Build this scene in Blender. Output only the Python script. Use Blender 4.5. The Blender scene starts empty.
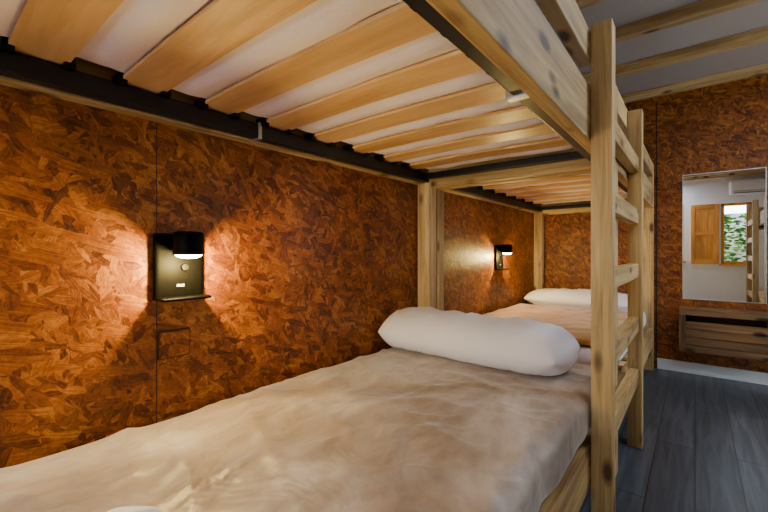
import bpy, bmesh, math, random
from mathutils import Vector, Matrix, noise
random.seed(4)
S=bpy.context.scene
col=S.collection

# ---------------------------------------------------------------- materials
def newmat(name):
    m=bpy.data.materials.new(name); m.use_nodes=True
    nt=m.node_tree; b=nt.nodes['Principled BSDF']
    return m,nt,b
def N(nt,t,**kw):
    n=nt.nodes.new(t)
    for k,v in kw.items():
        setattr(n,k,v)
    return n
def ramp(nt,stops):
    r=N(nt,'ShaderNodeValToRGB'); e=r.color_ramp.elements
    while len(e)<len(stops): e.new(0.5)
    for i,(p,c) in enumerate(stops):
        e[i].position=p; e[i].color=(c[0],c[1],c[2],1)
    return r
def simple(name,c,rough=0.5,metal=0,emit=None,es=0,bump=0,bscale=200,spec=None):
    m,nt,b=newmat(name)
    b.inputs['Base Color'].default_value=(*c,1); b.inputs['Roughness'].default_value=rough
    b.inputs['Metallic'].default_value=metal
    if spec is not None: b.inputs['Specular IOR Level'].default_value=spec
    if emit:
        b.inputs['Emission Color'].default_value=(*emit,1); b.inputs['Emission Strength'].default_value=es
    if bump:
        tc=N(nt,'ShaderNodeTexCoord'); n=N(nt,'ShaderNodeTexNoise'); n.inputs['Scale'].default_value=bscale
        bp=N(nt,'ShaderNodeBump'); bp.inputs['Strength'].default_value=bump; bp.inputs['Distance'].default_value=0.005
        nt.links.new(tc.outputs['Object'],n.inputs['Vector']); nt.links.new(n.outputs['Fac'],bp.inputs['Height'])
        nt.links.new(bp.outputs['Normal'],b.inputs['Normal'])
    return m
def wood(name,dark,mid,light,axis,knots=True,rough=0.6,grain=26,blot=(0.62,0.60,0.56)):
    m,nt,b=newmat(name); L=nt.links.new
    tc=N(nt,'ShaderNodeTexCoord'); oi=N(nt,'ShaderNodeObjectInfo')
    ml=N(nt,'ShaderNodeMath',operation='MULTIPLY'); ml.inputs[1].default_value=37.0
    L(oi.outputs['Random'],ml.inputs[0])
    ad=N(nt,'ShaderNodeVectorMath',operation='ADD'); L(tc.outputs['Object'],ad.inputs[0]); L(ml.outputs[0],ad.inputs[1])
    mp=N(nt,'ShaderNodeMapping'); sc=[grain]*3; sc[axis]=1.6; mp.inputs['Scale'].default_value=sc
    L(ad.outputs[0],mp.inputs['Vector'])
    n=N(nt,'ShaderNodeTexNoise'); n.inputs['Scale'].default_value=1.0; n.inputs['Detail'].default_value=8; n.inputs['Roughness'].default_value=0.68; n.inputs['Distortion'].default_value=0.9
    L(mp.outputs[0],n.inputs['Vector'])
    r=ramp(nt,[(0.30,dark),(0.48,mid),(0.68,light)]); L(n.outputs['Fac'],r.inputs[0])
    mp3=N(nt,'ShaderNodeMapping'); s3=[7]*3; s3[axis]=1.3; mp3.inputs['Scale'].default_value=s3; L(ad.outputs[0],mp3.inputs['Vector'])
    n3=N(nt,'ShaderNodeTexNoise'); n3.inputs['Scale'].default_value=1; n3.inputs['Detail'].default_value=3; L(mp3.outputs[0],n3.inputs['Vector'])
    r3=ramp(nt,[(0.3,blot),(0.65,(1.05,1.05,1.05))]); L(n3.outputs['Fac'],r3.inputs[0])
    mx=N(nt,'ShaderNodeMix',data_type='RGBA',blend_type='MULTIPLY'); mx.inputs[0].default_value=1
    L(r.outputs[0],mx.inputs[6]); L(r3.outputs[0],mx.inputs[7])
    out=mx.outputs[2]
    if knots:
        mp2=N(nt,'ShaderNodeMapping'); s2=[11]*3; s2[axis]=4.5; mp2.inputs['Scale'].default_value=s2; L(ad.outputs[0],mp2.inputs['Vector'])
        v=N(nt,'ShaderNodeTexVoronoi'); v.inputs['Scale'].default_value=1; L(mp2.outputs[0],v.inputs['Vector'])
        r2=ramp(nt,[(0.12,(1,1,1)),(0.24,(0,0,0))]); L(v.outputs['Distance'],r2.inputs[0])
        mk=N(nt,'ShaderNodeMix',data_type='RGBA'); L(r2.outputs[0],mk.inputs[0]); L(out,mk.inputs[6])
        mk.inputs[7].default_value=(dark[0]*.35,dark[1]*.28,dark[2]*.25,1); out=mk.outputs[2]
    L(out,b.inputs['Base Color']); b.inputs['Roughness'].default_value=rough
    bp=N(nt,'ShaderNodeBump'); bp.inputs['Strength'].default_value=0.45; bp.inputs['Distance'].default_value=0.003
    L(n.outputs['Fac'],bp.inputs['Height']); L(bp.outputs[0],b.inputs['Normal'])
    return m
PINE=[wood('pine_%s'%a,(0.29,0.155,0.042),(0.58,0.385,0.145),(0.80,0.60,0.29),i,blot=(.48,.42,.34),grain=34) for i,a in enumerate('xyz')]
SLAT=wood('birch_slat',(0.60,0.33,0.12),(0.80,0.50,0.22),(0.90,0.64,0.34),0,knots=False,rough=0.4,grain=16,blot=(.72,.68,.62))
CRATE=[wood('dark_pine_%s'%a,(0.07,0.032,0.010),(0.18,0.090,0.030),(0.30,0.165,0.06),i) for i,a in enumerate('xyz')]
SHUT=[wood('orange_wood_%s'%a,(0.60,0.22,0.03),(0.85,0.36,0.06),(0.95,0.48,0.12),i,knots=False) for i,a in enumerate('xyz')]

def osb(name,plane,stops,fs=1.0):
    m,nt,b=newmat(name); L=nt.links.new
    tc=N(nt,'ShaderNodeTexCoord'); sp=N(nt,'ShaderNodeSeparateXYZ'); L(tc.outputs['Object'],sp.inputs[0])
    cb=N(nt,'ShaderNodeCombineXYZ')
    L(sp.outputs['Y' if plane=='YZ' else 'X'],cb.inputs[0]); L(sp.outputs['Z'],cb.inputs[1])
    def warp(scale,amt,src):
        wn=N(nt,'ShaderNodeTexNoise'); wn.inputs['Scale'].default_value=scale; wn.inputs['Detail'].default_value=3
        L(cb.outputs[0],wn.inputs['Vector'])
        ws=N(nt,'ShaderNodeVectorMath',operation='MULTIPLY_ADD'); ws.inputs[1].default_value=(amt,amt,0); L(wn.outputs['Color'],ws.inputs[0]); L(src,ws.inputs[2])
        return ws.outputs[0]
    W1_=warp(30,.009,cb.outputs[0])
    def layer(ang,sx,sy):
        mp=N(nt,'ShaderNodeMapping'); mp.vector_type='TEXTURE'
        mp.inputs['Rotation'].default_value=(0,0,math.radians(ang)); mp.inputs['Scale'].default_value=(fs/sx,fs/sy,1)
        L(W1_,mp.inputs['Vector'])
        v=N(nt,'ShaderNodeTexVoronoi',voronoi_dimensions='2D'); v.inputs['Scale'].default_value=1.0; L(mp.outputs[0],v.inputs['Vector'])
        s=N(nt,'ShaderNodeSeparateColor'); L(v.outputs['Color'],s.inputs[0])
        mp2=N(nt,'ShaderNodeMapping'); mp2.inputs['Scale'].default_value=(.45,4.5,1); L(mp.outputs[0],mp2.inputs['Vector'])
        n=N(nt,'ShaderNodeTexNoise',noise_dimensions='2D'); n.inputs['Scale'].default_value=1; n.inputs['Detail'].default_value=5; n.inputs['Roughness'].default_value=.65; L(mp2.outputs[0],n.inputs['Vector'])
        return s.outputs[0],s.outputs[1],n.outputs['Fac']
    ly=[layer(*t) for t in ((6,12,38),(48,14,45),(95,13,40),(140,16,50),(22,19,54),(70,17,50),(118,21,58),(165,15,45))]
    cur=ly[0][0]; fine=ly[0][2]
    for v,mk,f in ly[1:]:
        g=N(nt,'ShaderNodeMath',operation='GREATER_THAN'); g.inputs[1].default_value=.68; L(mk,g.inputs[0])
        mx=N(nt,'ShaderNodeMix'); L(g.outputs[0],mx.inputs[0]); L(cur,mx.inputs[2]); L(v,mx.inputs[3]); cur=mx.outputs[0]
        mx=N(nt,'ShaderNodeMix'); L(g.outputs[0],mx.inputs[0]); L(fine,mx.inputs[2]); L(f,mx.inputs[3]); fine=mx.outputs[0]
    def wsum(items):
        c=None
        for s,k in items:
            q=N(nt,'ShaderNodeMath',operation='MULTIPLY_ADD'); q.inputs[1].default_value=k; L(s,q.inputs[0])
            if c is None: q.inputs[2].default_value=0
            else: L(c,q.inputs[2])
            c=q.outputs[0]
        return c
    big=N(nt,'ShaderNodeTexNoise'); big.inputs['Scale'].default_value=6; big.inputs['Detail'].default_value=10; big.inputs['Roughness'].default_value=.78; L(cb.outputs[0],big.inputs['Vector'])
    speck=N(nt,'ShaderNodeTexNoise'); speck.inputs['Scale'].default_value=110; speck.inputs['Detail'].default_value=4; L(cb.outputs[0],speck.inputs['Vector'])
    hgt=wsum([(cur,.5),(fine,.5)])
    tot=wsum([(cur,.25),(fine,.40),(big.outputs['Fac'],.60),(speck.outputs['Fac'],.22)])
    sb=N(nt,'ShaderNodeMath',operation='SUBTRACT'); sb.inputs[1].default_value=0.23; L(tot,sb.inputs[0])
    r=ramp(nt,stops); L(sb.outputs[0],r.inputs[0]); L(r.outputs[0],b.inputs['Base Color'])
    b.inputs['Roughness'].default_value=0.42; b.inputs['Specular IOR Level'].default_value=.3
    bp=N(nt,'ShaderNodeBump'); bp.inputs['Strength'].default_value=0.4; bp.inputs['Distance'].default_value=0.004
    L(hgt,bp.inputs['Height']); L(bp.outputs[0],b.inputs['Normal'])
    return m
st=[(0.28,(0.034,0.008,0.0015)),(0.42,(0.135,0.032,0.003)),(0.57,(0.28,0.079,0.006)),(0.78,(0.60,0.235,0.03))]
OSB_L=osb('osb_board_left','YZ',st,.78)
OSB_B=osb('osb_board_far','XZ',st,.78)

def velvet(name,c1,c2,c3):
    m,nt,b=newmat(name); L=nt.links.new
    tc=N(nt,'ShaderNodeTexCoord')
    mp=N(nt,'ShaderNodeMapping'); mp.inputs['Rotation'].default_value=(0,0,.6); mp.inputs['Scale'].default_value=(1.5,.8,1); L(tc.outputs['Object'],mp.inputs['Vector'])
    n=N(nt,'ShaderNodeTexNoise'); n.inputs['Scale'].default_value=3.2; n.inputs['Detail'].default_value=6; n.inputs['Roughness'].default_value=0.62; n.inputs['Distortion'].default_value=0.3
    L(mp.outputs[0],n.inputs['Vector'])
    r=ramp(nt,[(0.36,c1),(0.50,c2),(0.63,c3)]); L(n.outputs['Fac'],r.inputs[0]); L(r.outputs[0],b.inputs['Base Color'])
    b.inputs['Roughness'].default_value=0.42
    b.inputs['Sheen Weight'].default_value=0.6; b.inputs['Sheen Roughness'].default_value=0.3
    n2=N(nt,'ShaderNodeTexNoise'); n2.inputs['Scale'].default_value=5; n2.inputs['Detail'].default_value=3; n2.inputs['Roughness'].default_value=.5; n2.inputs['Distortion'].default_value=.8; L(tc.outputs['Object'],n2.inputs['Vector'])
    bp=N(nt,'ShaderNodeBump'); bp.inputs['Strength'].default_value=0.8; bp.inputs['Distance'].default_value=0.03
    L(n2.outputs['Fac'],bp.inputs['Height']); L(bp.outputs[0],b.inputs['Normal'])
    return m
VELVET=velvet('taupe_velvet',(0.28,0.205,0.15),(0.42,0.335,0.27),(0.60,0.53,0.475))
VELVET2=velvet('ochre_blanket',(0.36,0.15,0.028),(0.46,0.215,0.05),(0.55,0.30,0.085))
COTTON=simple('white_cotton',(0.90,0.90,1.0),0.8,bump=0.3,bscale=14)
TICK=simple('lilac_mattress_fabric',(0.92,0.85,1.0),0.85,bump=0.35,bscale=60)
BLACK=simple('black_steel',(0.008,0.008,0.010),0.38,bump=0.05,spec=.3)
BLKPL=simple('black_plastic',(0.004,0.004,0.004),0.4,spec=.15)
LAMPB=simple('lamp_black',(0.0015,0.0014,0.0012),0.5,spec=.05)
METAL=simple('galvanised_metal',(0.6,0.6,0.62),0.35,metal=0.9)
WHITE=simple('white_paint',(0.88,0.89,0.92),0.6)
TRIMW=simple('white_trim',(0.78,0.84,0.88),0.45)
CEIL=simple('ceiling_board',(0.44,0.39,0.345),0.8,bump=0.5,bscale=25)
GLOW=simple('lamp_glow',(1,0.8,0.5),0.5,emit=(1.0,0.80,0.46),es=45)
PORT=simple('usb_port_grey',(0.2,0.2,0.2),0.4)
MIRR=simple('mirror_silver',(0.97,0.975,0.98),0.005,metal=1.0)
DARK=simple('dark_gap',(0.03,0.012,0.005),0.8)
SEAM=simple('seam_brown',(0.035,0.010,0.003),0.7)
FILL_PANEL=simple('fill_diffuser',(1,1,1),0.5,emit=(0.85,0.92,1.0),es=3)  # glowing face of the added ceiling fill lights
LEAF=simple('leaf_green',(0.10,0.30,0.03),0.6)
GRASS=simple('grass',(0.10,0.2,0.04),0.9,bump=0.5,bscale=20)
GLASS,nt,b=newmat('window_glass'); b.inputs['Transmission Weight'].default_value=1; b.inputs['Roughness'].default_value=0; b.inputs['IOR'].default_value=1.01
FLOOR,nt,b=newmat('grey_plank_floor'); L=nt.links.new
tc=N(nt,'ShaderNodeTexCoord'); mp=N(nt,'ShaderNodeMapping'); mp.inputs['Rotation'].default_value=(0,0,math.radians(90)); L(tc.outputs['Object'],mp.inputs['Vector'])
br=N(nt,'ShaderNodeTexBrick'); br.inputs['Scale'].default_value=1; br.inputs['Brick Width'].default_value=1.2; br.inputs['Row Height'].default_value=0.15; br.inputs['Mortar Size'].default_value=0.0028
br.inputs['Color1'].default_value=(0.044,0.056,0.073,1); br.inputs['Color2'].default_value=(0.070,0.083,0.102,1); br.inputs['Mortar'].default_value=(0.008,0.010,0.014,1)
L(mp.outputs[0],br.inputs['Vector'])
mp2=N(nt,'ShaderNodeMapping'); mp2.inputs['Scale'].default_value=(34,2.2,1); L(tc.outputs['Object'],mp2.inputs['Vector'])
n=N(nt,'ShaderNodeTexNoise'); n.inputs['Scale'].default_value=1; n.inputs['Detail'].default_value=7; n.inputs['Distortion'].default_value=1; L(mp2.outputs[0],n.inputs['Vector'])
r=ramp(nt,[(0.3,(0.4,0.4,0.4)),(0.7,(1.45,1.45,1.45))]); L(n.outputs['Fac'],r.inputs[0])
mx=N(nt,'ShaderNodeMix',data_type='RGBA',blend_type='MULTIPLY'); mx.inputs[0].default_value=1; L(br.outputs['Color'],mx.inputs[6]); L(r.outputs[0],mx.inputs[7])
L(mx.outputs[2],b.inputs['Base Color']); b.inputs['Roughness'].default_value=0.33
bp=N(nt,'ShaderNodeBump'); bp.inputs['Strength'].default_value=0.35; bp.inputs['Distance'].default_value=0.003; L(n.outputs['Fac'],bp.inputs['Height']); L(bp.outputs[0],b.inputs['Normal'])

# ---------------------------------------------------------------- mesh helpers
def link(me,name,parent=None,mats=(),smooth=False):
    o=bpy.data.objects.new(name,me); col.objects.link(o)
    for m in mats: me.materials.append(m)
    if smooth:
        for p in me.polygons: p.use_smooth=True
    if parent: o.parent=parent
    return o
def empty(name,loc=(0,0,0)):
    e=bpy.data.objects.new(name,None); e.location=loc; e.empty_display_size=0.1; col.objects.link(e); return e
def bm_box(bm,a,b_,mi=0,bev=0.0):
    c=[(a[i]+b_[i])/2 for i in range(3)]; s=[abs(b_[i]-a[i]) for i in range(3)]
    r=bmesh.ops.create_cube(bm,size=1,matrix=Matrix.Translation(c)@Matrix.Diagonal((*s,1)))
    fs=set(f for v in r['verts'] for f in v.link_faces)
    if bev:
        es=list(set(e for v in r['verts'] for e in v.link_edges))
        q=bmesh.ops.bevel(bm,geom=es,offset=bev,segments=2,profile=0.6,affect='EDGES')
        fs=set(f for f in q['faces'])|set(f for f in fs if f.is_valid)
    for f in fs:
        if f.is_valid: f.material_index=mi
def boxes(name,lst,mats,parent=None,bev=0.003):
    bm=bmesh.new()
    for t in lst: bm_box(bm,t[0],t[1],t[2] if len(t)>2 else 0,bev)
    me=bpy.data.meshes.new(name); bm.to_mesh(me); bm.free()
    return link(me,name,parent,mats)
def beam(name,a,b_,parent,mats=PINE,bev=0.004):
    s=[abs(b_[i]-a[i]) for i in range(3)]; ax=s.index(max(s))
    return boxes(name,[(a,b_)],[mats[ax]],parent,bev)
def cyl(bm,c,r,h,axis='Z',seg=32,mi=0,r2=None,caps=True):
    R={'Z':Matrix.Identity(4),'X':Matrix.Rotation(math.pi/2,4,'Y'),'Y':Matrix.Rotation(math.pi/2,4,'X')}[axis]
    q=bmesh.ops.create_cone(bm,cap_ends=caps,segments=seg,radius1=r,radius2=r if r2 is None else r2,depth=h,matrix=Matrix.Translation(c)@R)
    for f in set(f for v in q['verts'] for f in v.link_faces): f.material_index=mi
def rounded(name,a,b_,r,step,mats,parent=None,disp=None):
    bm=bmesh.new()
    n=[max(2,int(abs(b_[i]-a[i])/step)) for i in range(3)]
    vd={}
    def V(i,j,k):
        key=(i,j,k)
        if key not in vd:
            p=Vector([a[t]+(b_[t]-a[t])*key[t]/n[t] for t in range(3)])
            q=Vector([min(max(p[t],a[t]+r),b_[t]-r) for t in range(3)])
            d=p-q
            if d.length>1e-6:
                m=max(abs(d.x),abs(d.y),abs(d.z)); p=q+d.normalized()*m
            if disp: p=p+disp(p)
            vd[key]=bm.verts.new(p)
        return vd[key]
    for ax in range(3):
        u,w=[t for t in range(3) if t!=ax]
        for side in (0,n[ax]):
            for i in range(n[u]):
                for j in range(n[w]):
                    ks=[]
                    for (di,dj) in ((0,0),(1,0),(1,1),(0,1)):
                        k=[0,0,0]; k[ax]=side; k[u]=i+di; k[w]=j+dj; ks.append(V(*k))
                    try: bm.faces.new(ks)
                    except ValueError: pass
    bmesh.ops.recalc_face_normals(bm,faces=bm.faces)
    me=bpy.data.meshes.new(name); bm.to_mesh(me); bm.free()
    return link(me,name,parent,mats,smooth=True)

# ---------------------------------------------------------------- room shell
XL,XR,YB,YF,H=-1.2,1.61,-1.3,3.88,2.285
boxes('floor',[((XL-.1,YB-.1,-.1),(XR+.1,YF+.1,0))],[FLOOR],bev=0)
boxes('wall_left',[((XL-.1,YB-.1,0),(XL,YF+.1,H))],[OSB_L],bev=0)
boxes('wall_far',[((XL,YF,0),(XR+.1,YF+.1,H))],[OSB_B],bev=0)
W3=(-1.08,-.16,.78,1.82); W1=(.36,.76,.74,1.80)
boxes('wall_back',[((XL,YB-.1,0),(W3[0],YB,H)),((W3[1],YB-.1,0),(W1[0],YB,H)),((W1[1],YB-.1,0),(XR+.1,YB,H)),
   ((W3[0],YB-.1,0),(W3[1],YB,W3[2])),((W3[0],YB-.1,W3[3]),(W3[1],YB,H)),
   ((W1[0],YB-.1,0),(W1[1],YB,W1[2])),((W1[0],YB-.1,W1[3]),(W1[1],YB,H))],[WHITE],bev=0)
WR=(2.35,3.45,.85,1.95)
boxes('wall_right',[((XR,YB,0),(XR+.1,WR[0],H)),((XR,WR[1],0),(XR+.1,YF,H)),((XR,WR[0],0),(XR+.1,WR[1],WR[2])),((XR,WR[0],WR[3]),(XR+.1,WR[1],H))],[WHITE],bev=0)
boxes('ceiling',[((XL-.1,YB-.1,H),(XR+.1,YF+.1,H+.06))],[CEIL],bev=0)
def window(name,W,axis='Y',pos=YB):
    e=empty(name)
    a,b_,z0,z1=W
    t=.045
    def P(u0,u1,za,zb,d0=-.07,d1=-.02):
        if axis=='Y': return ((u0,pos+d0,za),(u1,pos+d1,zb))
        return ((pos-d0,u0,za),(pos-d1,u1,zb))
    boxes('frame',[P(a,b_,z0,z0+t),P(a,b_,z1-t,z1),P(a,a+t,z0,z1),P(b_-t,b_,z0,z1)]+([P((a+b_)/2-.02,(a+b_)/2+.02,z0,z1)] if b_-a>.6 else []),[SHUT[2]],e)
    boxes('sill',[P(a-.03,b_+.03,z0-.03,z0,-.07,.03)],[SHUT[0]],e)
    boxes('glass',[P(a+t,b_-t,z0+t,z1-t,-.05,-.046)],[GLASS],e,bev=0)
    return e
window('window_1',W1); window('window_2',W3); window('window_3',WR,'X',XR)
e=empty('window_shutter')
boxes('stiles',[((-.06,YB,.74),(0,YB+.03,1.8)),((.27,YB,.74),(.33,YB+.03,1.8))],[SHUT[2]],e)
boxes('rails',[((0,YB,.74),(.27,YB+.03,.82)),((0,YB,1.25),(.27,YB+.03,1.31)),((0,YB,1.72),(.27,YB+.03,1.8))],[SHUT[0]],e)
boxes('boards',[((.001+.09*i,YB+.005,.8),(.089+.09*i,YB+.018,1.74)) for i in range(3)],[SHUT[2]],e)
e=empty('air_conditioner')
rounded('casing',(.46,YB,1.92),(1.26,YB+.2,2.17),.03,.03,[simple('ac_white',(0.9,0.91,0.92),0.35)],e)
boxes('louvre',[((.51,YB+.185,1.94),(1.21,YB+.205,1.955)),((.51,YB+.19,1.975),(1.21,YB+.206,1.982))],[simple('ac_grey',(0.2,0.2,0.22),0.5)],e,bev=0)

JH=.065
for i,y in enumerate([-1.1,-.63,-.16,.31,.78,1.25,1.72,2.16,2.66,3.20]):
    beam('ceiling_joist',(XL+.002,y,H-JH),(XR-.002,y+.07,H-.001),None)
beam('ceiling_joist',(XL+.002,YF-.05,H-.065),(XR-.002,YF-.002,H-.001),None)
boxes('baseboard_far',[((-.24,YF-.016,0),(XR-.002,YF-.001,.085))],[TRIMW],bev=.003)
boxes('baseboard_back',[((XL+.002,YB+.001,0),(XR-.002,YB+.016,.085))],[TRIMW],bev=.003)
boxes('trim_1',[((XL-.001,.4575,0),(XL+.0010,.4600,H))],[SEAM],bev=0)
boxes('trim_2',[((XL-.001,2.90,0),(XL+.0010,2.9025,H))],[SEAM],bev=0)
boxes('trim_3',[((-.25,YF-.0015,0.085),(-.242,YF+.001,H-.1))],[DARK],bev=0)
e=empty('outlet_cover')
boxes('cover',[((XL,.4605,.640),(XL+.003,.551,.722))],[SEAM],e,bev=0)
boxes('plate',[((XL+.001,.4635,.643),(XL+.010,.548,.719))],[OSB_L],e,bev=.004)

# ---------------------------------------------------------------- bunk beds
def X(x,flip): return .40-x if flip else x
def fb(a,b_,flip):
    if not flip: return a,b_
    return (.40-b_[0],a[1],a[2]),(.40-a[0],b_[1],b_[2])
def bunk(y0,y1,guard,flip=False,soff=.11):
    e=empty('bunk_bed')
    def B(n,a,b_,mats=PINE,bev=.004):
        a,b_=fb(a,b_,flip); return beam(n,a,b_,e,mats,bev)
    xa,xb=-1.195,-.26
    pw=.075
    for i,(x0,x1) in enumerate(((xa,xa+pw),(xb-pw,xb))):
        for j,(ya,yb) in enumerate(((y0,y0+pw),(y1-pw,y1))):
            B('post_%d'%(i*2+j+1),(x0,ya,0),(x1,yb,1.66))
    ya,yb=y0+pw,y1-pw
    B('upper_rail_front',(xb-.038,ya,1.305),(xb,yb,1.475)); B('upper_rail_wall',(xa,ya,1.318),(xa+.04,yb,1.45))
    B('lower_rail_front',(xb-.038,ya,.20),(xb,yb,.345)); B('lower_rail_wall',(xa,ya,.20),(xa+.04,yb,.345))
    for n,y in (('foot',y0+.01),('head',y1-.055)):
        B('upper_end_'+n,(xa+pw,y,1.30),(xb-pw,y+.045,1.40)); B('lower_end_'+n,(xa+pw,y,.20),(xb-pw,y+.045,.345))
        B('top_end_'+n,(xa+pw,y,1.56),(xb-pw,y+.045,1.655))
    B('guard_rail_front',(xb-.038,guard[0],1.555),(xb,guard[1],1.655))
    B('guard_rail_wall',(xa,ya,1.56),(xa+.03,yb,1.655))
    def st(a,b_): return fb(a,b_,flip)
    z0,z1=1.325,1.372
    fr=[st((-1.155,ya,z0),(-1.118,yb,z1)),st((-.342,ya,z0),(-.299,yb,z1)),st((-1.118,ya,z0+.01),(-.342,ya+.025,z1)),st((-1.118,yb-.025,z0+.015),(-.342,yb,z1))]
    boxes('steel_frame',fr,[BLACK],e,bev=.004)
    boxes('frame_clips',[st((-.36,.92,1.319),(-.296,.945,1.378)),st((-1.158,.735,1.321),(-1.112,.747,1.376))] if y0<1 and not flip else [st((-.36,y0+1,1.319),(-.296,y0+1.022,1.378))],[METAL],e,bev=.003)
    bm=bmesh.new(); caps=[]
    p=.205; ys=[]; k=0; hw=.051
    while True:
        yc=ya+soff+k*p; k+=1
        if yc+.06>yb-.03: break
        ys.append(yc)
        nseg=16; prev=None
        for s in range(nseg+1):
            t=s/nseg; x=-1.13+t*(.80); zc=1.376+.006*math.sin(math.pi*t)
            xx=X(x,flip)
            ring=[bm.verts.new((xx,yc-hw,zc)),bm.verts.new((xx,yc+hw,zc)),bm.verts.new((xx,yc+hw,zc+.009)),bm.verts.new((xx,yc-hw,zc+.009))]
            if prev:
                for q in range(4): bm.faces.new((prev[q],prev[(q+1)%4],ring[(q+1)%4],ring[q]))
            else: bm.faces.new(ring)
            prev=ring
        bm.faces.new(prev)
        for xc in (-1.122,-.355):
            for q in (-.062,.040):
                caps.append(st((xc-.024,yc+q,1.364),(xc+.024,yc+q+.022,1.392)))
    bmesh.ops.recalc_face_normals(bm,faces=bm.faces)
    me=bpy.data.meshes.new('slats'); bm.to_mesh(me); bm.free(); link(me,'slats',e,[SLAT])
    boxes('slat_holders',caps,[BLKPL],e,bev=.004)
    boxes('lower_slats',[st((-1.155,yc-.055,.325),(-.298,yc+.055,.343)) for yc in ys],[SLAT],e,bev=.002)
    def disp(v):
        if v.z<1.44:
            k=(v.y-(ya+soff))/p; f=abs(k-round(k))*2
            xm=min(1,max(0,(min(abs(v.x-X(-1.13,flip)),abs(v.x-X(-.33,flip))))/.12))
            d=0
            if f>.52: d=-.015*math.sin((f-.52)/.48*math.pi/2)*xm+.007*noise.noise(v*9)
            z=.006*math.sin(math.pi*min(1,max(0,(X(v.x,flip)+1.13)/.80)))
            return Vector((0,0,d+z+.001))
        return Vector((0,0,.006*noise.noise(v*5)))
    a,b_=st((-1.115,ya+.005,1.388),(-.345,yb-.005,1.55))
    rounded('upper_mattress',a,b_,.018,.022,[TICK],e,disp)
    return e
bunk(-.20,1.862,(-.125,1.40))
bunk(1.872,3.84,(1.95,3.765))
bunk(-.75,1.22,(-.675,-.2),True)

def ladder(y0,y1,flip=False):
    e=empty('bunk_ladder')
    def B(n,a,b_):
        a,b_=fb(a,b_,flip); beam(n,a,b_,e)
    B('side_post_1',(-.258,y0-.032,0.001),(-.198,y0+.032,1.67)); B('side_post_2',(-.258,y1-.032,0.001),(-.198,y1+.032,1.64))
    for i,z in enumerate((.35,.60,.86,1.12,1.37)):
        B('rung_%d'%(i+1),(-.252,y0+.028,z-.035),(-.212,y1-.028,z+.035))
    return e
ladder(1.40,2.26)
ladder(-.18,.62,True)

# ---------------------------------------------------------------- bedding
def ridged(x,y,s):
    return 1-abs(noise.noise(Vector((x,y,s))))*3
def mdisp(amp,zt,folds=0):
    def f(v):
        k=min(1,max(0,(v.z-.36)/(zt-.36)))
        w=noise.noise(Vector((v.x*3,v.y*3,1)))*amp*.6
        if folds:
            a=ridged(v.x*2.2+v.y*1.2,v.y*3.4-v.x*1.6,3); b=ridged(v.x*5-v.y*1.5,v.y*2.5+v.x*2,9); c=ridged(v.x*1.5+v.y*4,v.y*1.5,17)
            w+=folds*(max(0,a)**6*.9+max(0,b)**6*.6+max(0,c)**6*.6)-folds*.5
        side=noise.noise(Vector((v.y*7,v.z*2.5,3)))*.012*(1 if v.x>-.4 else .2)
        return Vector((side,0,w*k))
    return f
rounded('bed_mattress',(-1.165,-.115,.346),(-.262,1.785,.498),.05,.0125,[VELVET],None,mdisp(.010,.5,.009))
rounded('bed_mattress',(-1.15,1.955,.346),(-.30,3.755,.49),.05,.03,[COTTON],None,mdisp(.005,.49))
def bdisp(v): return Vector((0,0,.005*noise.noise(v*8)))
rounded('bed_blanket',(-1.145,2.05,.500),(-.31,3.27,.522),.010,.03,[VELVET2],None,bdisp)
def pillow(name,c,lx,ly,lz,rz,mat,seed=0,px_=3.2):
    bm=bmesh.new(); nu,nv=64,36; R=Matrix.Rotation(rz,4,'Z')
    g={}
    for s in (1,-1):
        for i in range(nu+1):
            for j in range(nv+1):
                u=-1+2*i/nu; v=-1+2*j/nv
                edge=i in(0,nu) or j in(0,nv)
                if edge and s==-1: g[(s,i,j)]=g[(1,i,j)]; continue
                uu=math.sin(u*math.pi/2); vv=math.sin(v*math.pi/2)
                px=uu*lx/2*(1-.05*vv*vv*abs(uu)); py=vv*ly/2*(1-.10*uu**4)
                h=max(0,(1-abs(uu)**px_))**.5*max(0,(1-abs(vv)**2.2))**.5
                wr=noise.noise(Vector((px*4+seed,py*5,s)))*.014+noise.noise(Vector((px*13+seed,py*6,s)))*.010
                wr+=max(0,ridged(px*6+seed+py*3,py*7,4))**5*.008
                pz=s*lz/2*h+(wr*h)
                if s==-1: pz=max(pz,-lz/2*.62)
                p=R@Vector((px,py,pz)); g[(s,i,j)]=bm.verts.new(Vector(c)+p)
        for i in range(nu):
            for j in range(nv):
                f=[g[(s,i,j)],g[(s,i+1,j)],g[(s,i+1,j+1)],g[(s,i,j+1)]]
                bm.faces.new(f if s==1 else f[::-1])
    bmesh.ops.recalc_face_normals(bm,faces=bm.faces)
    me=bpy.data.meshes.new(name); bm.to_mesh(me); bm.free()
    return link(me,name,None,[mat],smooth=True)
pillow('pillow',(-.76,1.545,.575),.84,.34,.21,math.radians(-2),COTTON,1,8)
pillow('pillow',(-.745,3.50,.557),.82,.42,.17,0,COTTON,7)
pillow('folded_towel',(-.680,.200,.526),.10,.11,.045,math.radians(30),COTTON,3)

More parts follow.
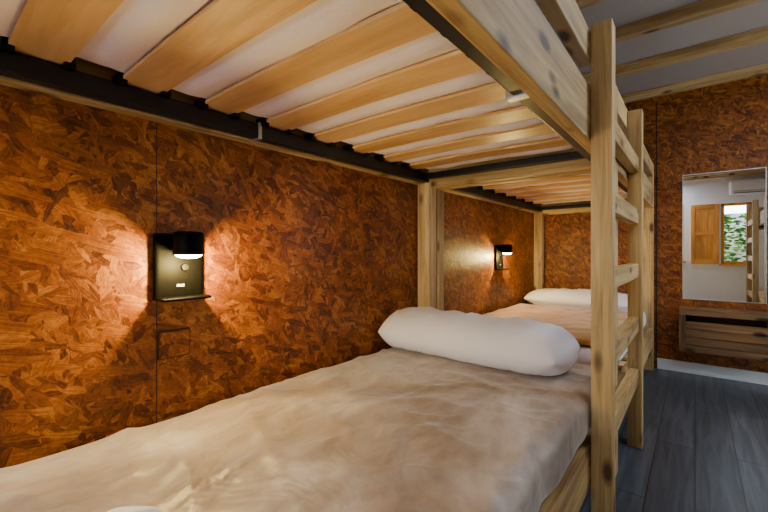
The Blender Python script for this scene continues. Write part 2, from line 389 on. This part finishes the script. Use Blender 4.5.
# ---------------------------------------------------------------- wall lamps
def wall_lamp(yc,power):
    e=empty('wall_reading_lamp')
    x=XL
    rounded('backplate',(x,yc-.07,.812),(x+.018,yc+.07,1.004),.007,.007,[LAMPB],e)
    rounded('shelf',(x+.001,yc-.07,.812),(x+.070,yc+.07,.821),.004,.005,[LAMPB],e)
    bm=bmesh.new()
    cyl(bm,(x+.0235,yc+.01,.905),.009,.012,'X',24); me=bpy.data.meshes.new('switch'); bm.to_mesh(me); bm.free(); link(me,'switch',e,[BLKPL])
    boxes('usb_port',[((x+.0175,yc-.010,.848),(x+.0195,yc+.012,.856))],[PORT],e,bev=0)
    hc=(x+.072,yc+.000)
    bm=bmesh.new(); cyl(bm,(x+.03,hc[1],.975),.012,.03,'X',20); me=bpy.data.meshes.new('arm'); bm.to_mesh(me); bm.free(); link(me,'arm',e,[LAMPB])
    bm=bmesh.new()
    prof=[(0,1.008),(.034,1.008),(.039,1.004),(.0405,.998),(.0405,.942),(.038,.942),(.038,.952),(0,.952)]
    seg=40; rings=[]
    for r_,z in prof:
        if r_==0: rings.append([bm.verts.new((hc[0],hc[1],z))])
        else: rings.append([bm.verts.new((hc[0]+r_*math.cos(2*math.pi*k/seg),hc[1]+r_*math.sin(2*math.pi*k/seg),z)) for k in range(seg)])
    for a,b_ in zip(rings,rings[1:]):
        for k in range(seg):
            k2=(k+1)%seg
            if len(a)==1: bm.faces.new((a[0],b_[k],b_[k2]))
            elif len(b_)==1: bm.faces.new((a[k],b_[0],a[k2]))
            else: bm.faces.new((a[k],b_[k],b_[k2],a[k2]))
    bmesh.ops.recalc_face_normals(bm,faces=bm.faces)
    me=bpy.data.meshes.new('lamp_head'); bm.to_mesh(me); bm.free(); o=link(me,'lamp_head',e,[LAMPB],smooth=True)
    o.data.set_sharp_from_angle(angle=math.radians(40))
    bm=bmesh.new(); bmesh.ops.create_uvsphere(bm,u_segments=32,v_segments=16,radius=.036,matrix=Matrix.Translation((hc[0],hc[1],.944))@Matrix.Diagonal((1,1,.35,1)))
    me=bpy.data.meshes.new('bulb_lens'); bm.to_mesh(me); bm.free(); link(me,'bulb_lens',e,[GLOW],smooth=True)
    l=bpy.data.lights.new('reading_light','POINT'); l.energy=power; l.color=(1,.72,.22); l.shadow_soft_size=.012
    lo=bpy.data.objects.new('reading_light',l); lo.location=(hc[0]+.014,hc[1],.912); lo.parent=e; col.objects.link(lo)
wall_lamp(.516,15); wall_lamp(2.92,14)

# ---------------------------------------------------------------- far wall mirror, crate shelf
e=empty('wall_mirror')
boxes('mirror_glass',[((-.073,YF-.012,.585),(.395,YF-.002,1.552))],[MIRR],e,bev=0)
boxes('mirror_edge',[((-.078,YF-.014,.58),(-.073,YF-.001,1.557)),((.395,YF-.014,.58),(.400,YF-.001,1.557)),((-.078,YF-.014,1.552),(.4,YF-.001,1.557)),((-.078,YF-.014,.58),(.4,YF-.001,.585))],[METAL],e,bev=0)
e=empty('wooden_crate_shelf')
x0,x1,zz0,zz1=-.095,.44,.20,.525; yy=YF-.17
boxes('crate_rails',[((x0,yy,zz1-.05),(x1,YF-.002,zz1)),((x0,yy,zz0),(x1,YF-.002,zz0+.045))],[CRATE[0]],e)
boxes('crate_sides',[((x0,yy,zz0+.045),(x0+.04,YF-.002,zz1-.05)),((x1-.04,yy,zz0+.045),(x1,YF-.002,zz1-.05))],[CRATE[2]],e)
boxes('crate_slats',[((x0+.04,yy+.015,zz0+.050+.060*i),(x1-.04,yy+.030,zz0+.105+.060*i)) for i in range(3)],[CRATE[0]],e)
boxes('crate_back',[((x0+.04,YF-.02,zz0+.045),(x1-.04,YF-.003,zz1-.05))],[DARK],e,bev=0)

# ---------------------------------------------------------------- added ceiling fill lights, out of view
def panel(x,y,pw,c=(.80,.89,1)):  # unseen fill light added to brighten the room, built as a ceiling fixture
    e=empty('added_ceiling_fill')
    z=H-JH
    boxes('housing',[((x-.3,y-.15,z-.03),(x+.3,y+.15,z-.0005))],[WHITE],e)
    boxes('diffuser',[((x-.28,y-.13,z-.033),(x+.28,y+.13,z-.0305))],[FILL_PANEL],e,bev=0)
    l=bpy.data.lights.new('added_fill_light','AREA'); l.shape='RECTANGLE'; l.size=.54; l.size_y=.24; l.energy=pw; l.color=c
    o=bpy.data.objects.new('added_fill_light',l); o.location=(x,y,z-.036); o.parent=e; col.objects.link(o)
panel(-.55,-.95,8); panel(.62,1.9,13)
def daylight(name,loc,d,sx,sy,pw,c=(.76,.88,1)):
    l=bpy.data.lights.new(name,'AREA'); l.shape='RECTANGLE'; l.size=sx; l.size_y=sy; l.energy=pw; l.color=c
    o=bpy.data.objects.new(name,l); o.location=loc; o.rotation_euler=Vector(d).to_track_quat('-Z','Z').to_euler(); col.objects.link(o)
daylight('window_daylight',((W3[0]+W3[1])/2+.15,YB-.08,1.15),(0.6,1,.15),.6,.75,34)
daylight('window_daylight',(XR+.085,2.9,1.4),(-1,0,0),1.0,1.0,25)
daylight('window_daylight',((W1[0]+W1[1])/2,YB-.6,1.9),(0,1,-.45),.5,.5,26)

# ---------------------------------------------------------------- outside
boxes('lawn',[((-8,-14,-.25),(8,YB-.12,-.12))],[GRASS],bev=0)
bm=bmesh.new()
for k in range(9000):
    c=Vector((random.uniform(-2.5,3.5),random.uniform(-4.2,-3.2),random.uniform(.0,2.0)))
    if noise.noise(c*1.3)<-.25: continue
    R=Matrix.Rotation(random.uniform(0,6.28),3,'Z')@Matrix.Rotation(random.uniform(0,3.14),3,'X')
    s=random.uniform(.04,.09)
    vs=[bm.verts.new(c+R@Vector(p)*s) for p in ((-1,0,0),(0,-.45,.1),(1,0,0),(0,.45,.1))]
    bm.faces.new(vs)
me=bpy.data.meshes.new('garden_hedge'); bm.to_mesh(me); bm.free(); link(me,'garden_hedge',None,[LEAF])
sun=bpy.data.lights.new('sun','SUN'); sun.energy=4; sun.angle=.02; so=bpy.data.objects.new('sun',sun); col.objects.link(so)
so.rotation_euler=Vector((-.3,-1,-1.1)).to_track_quat('-Z','Y').to_euler()
w=bpy.data.worlds.new('World'); S.world=w; w.use_nodes=True; nt=w.node_tree
sk=N(nt,'ShaderNodeTexSky'); sk.sky_type='NISHITA'; sk.sun_disc=False; sk.sun_elevation=math.radians(45)
nt.links.new(sk.outputs[0],nt.nodes['Background'].inputs[0]); nt.nodes['Background'].inputs[1].default_value=.28

# ---------------------------------------------------------------- camera
cd=bpy.data.cameras.new('camera'); cd.lens=18.19; cd.sensor_width=36; cd.shift_y=-4/768; cd.clip_start=.02
co=bpy.data.objects.new('camera',cd); co.location=(0,0,.95); co.rotation_euler=(math.radians(90),0,math.radians(38.7)); col.objects.link(co)
S.camera=co
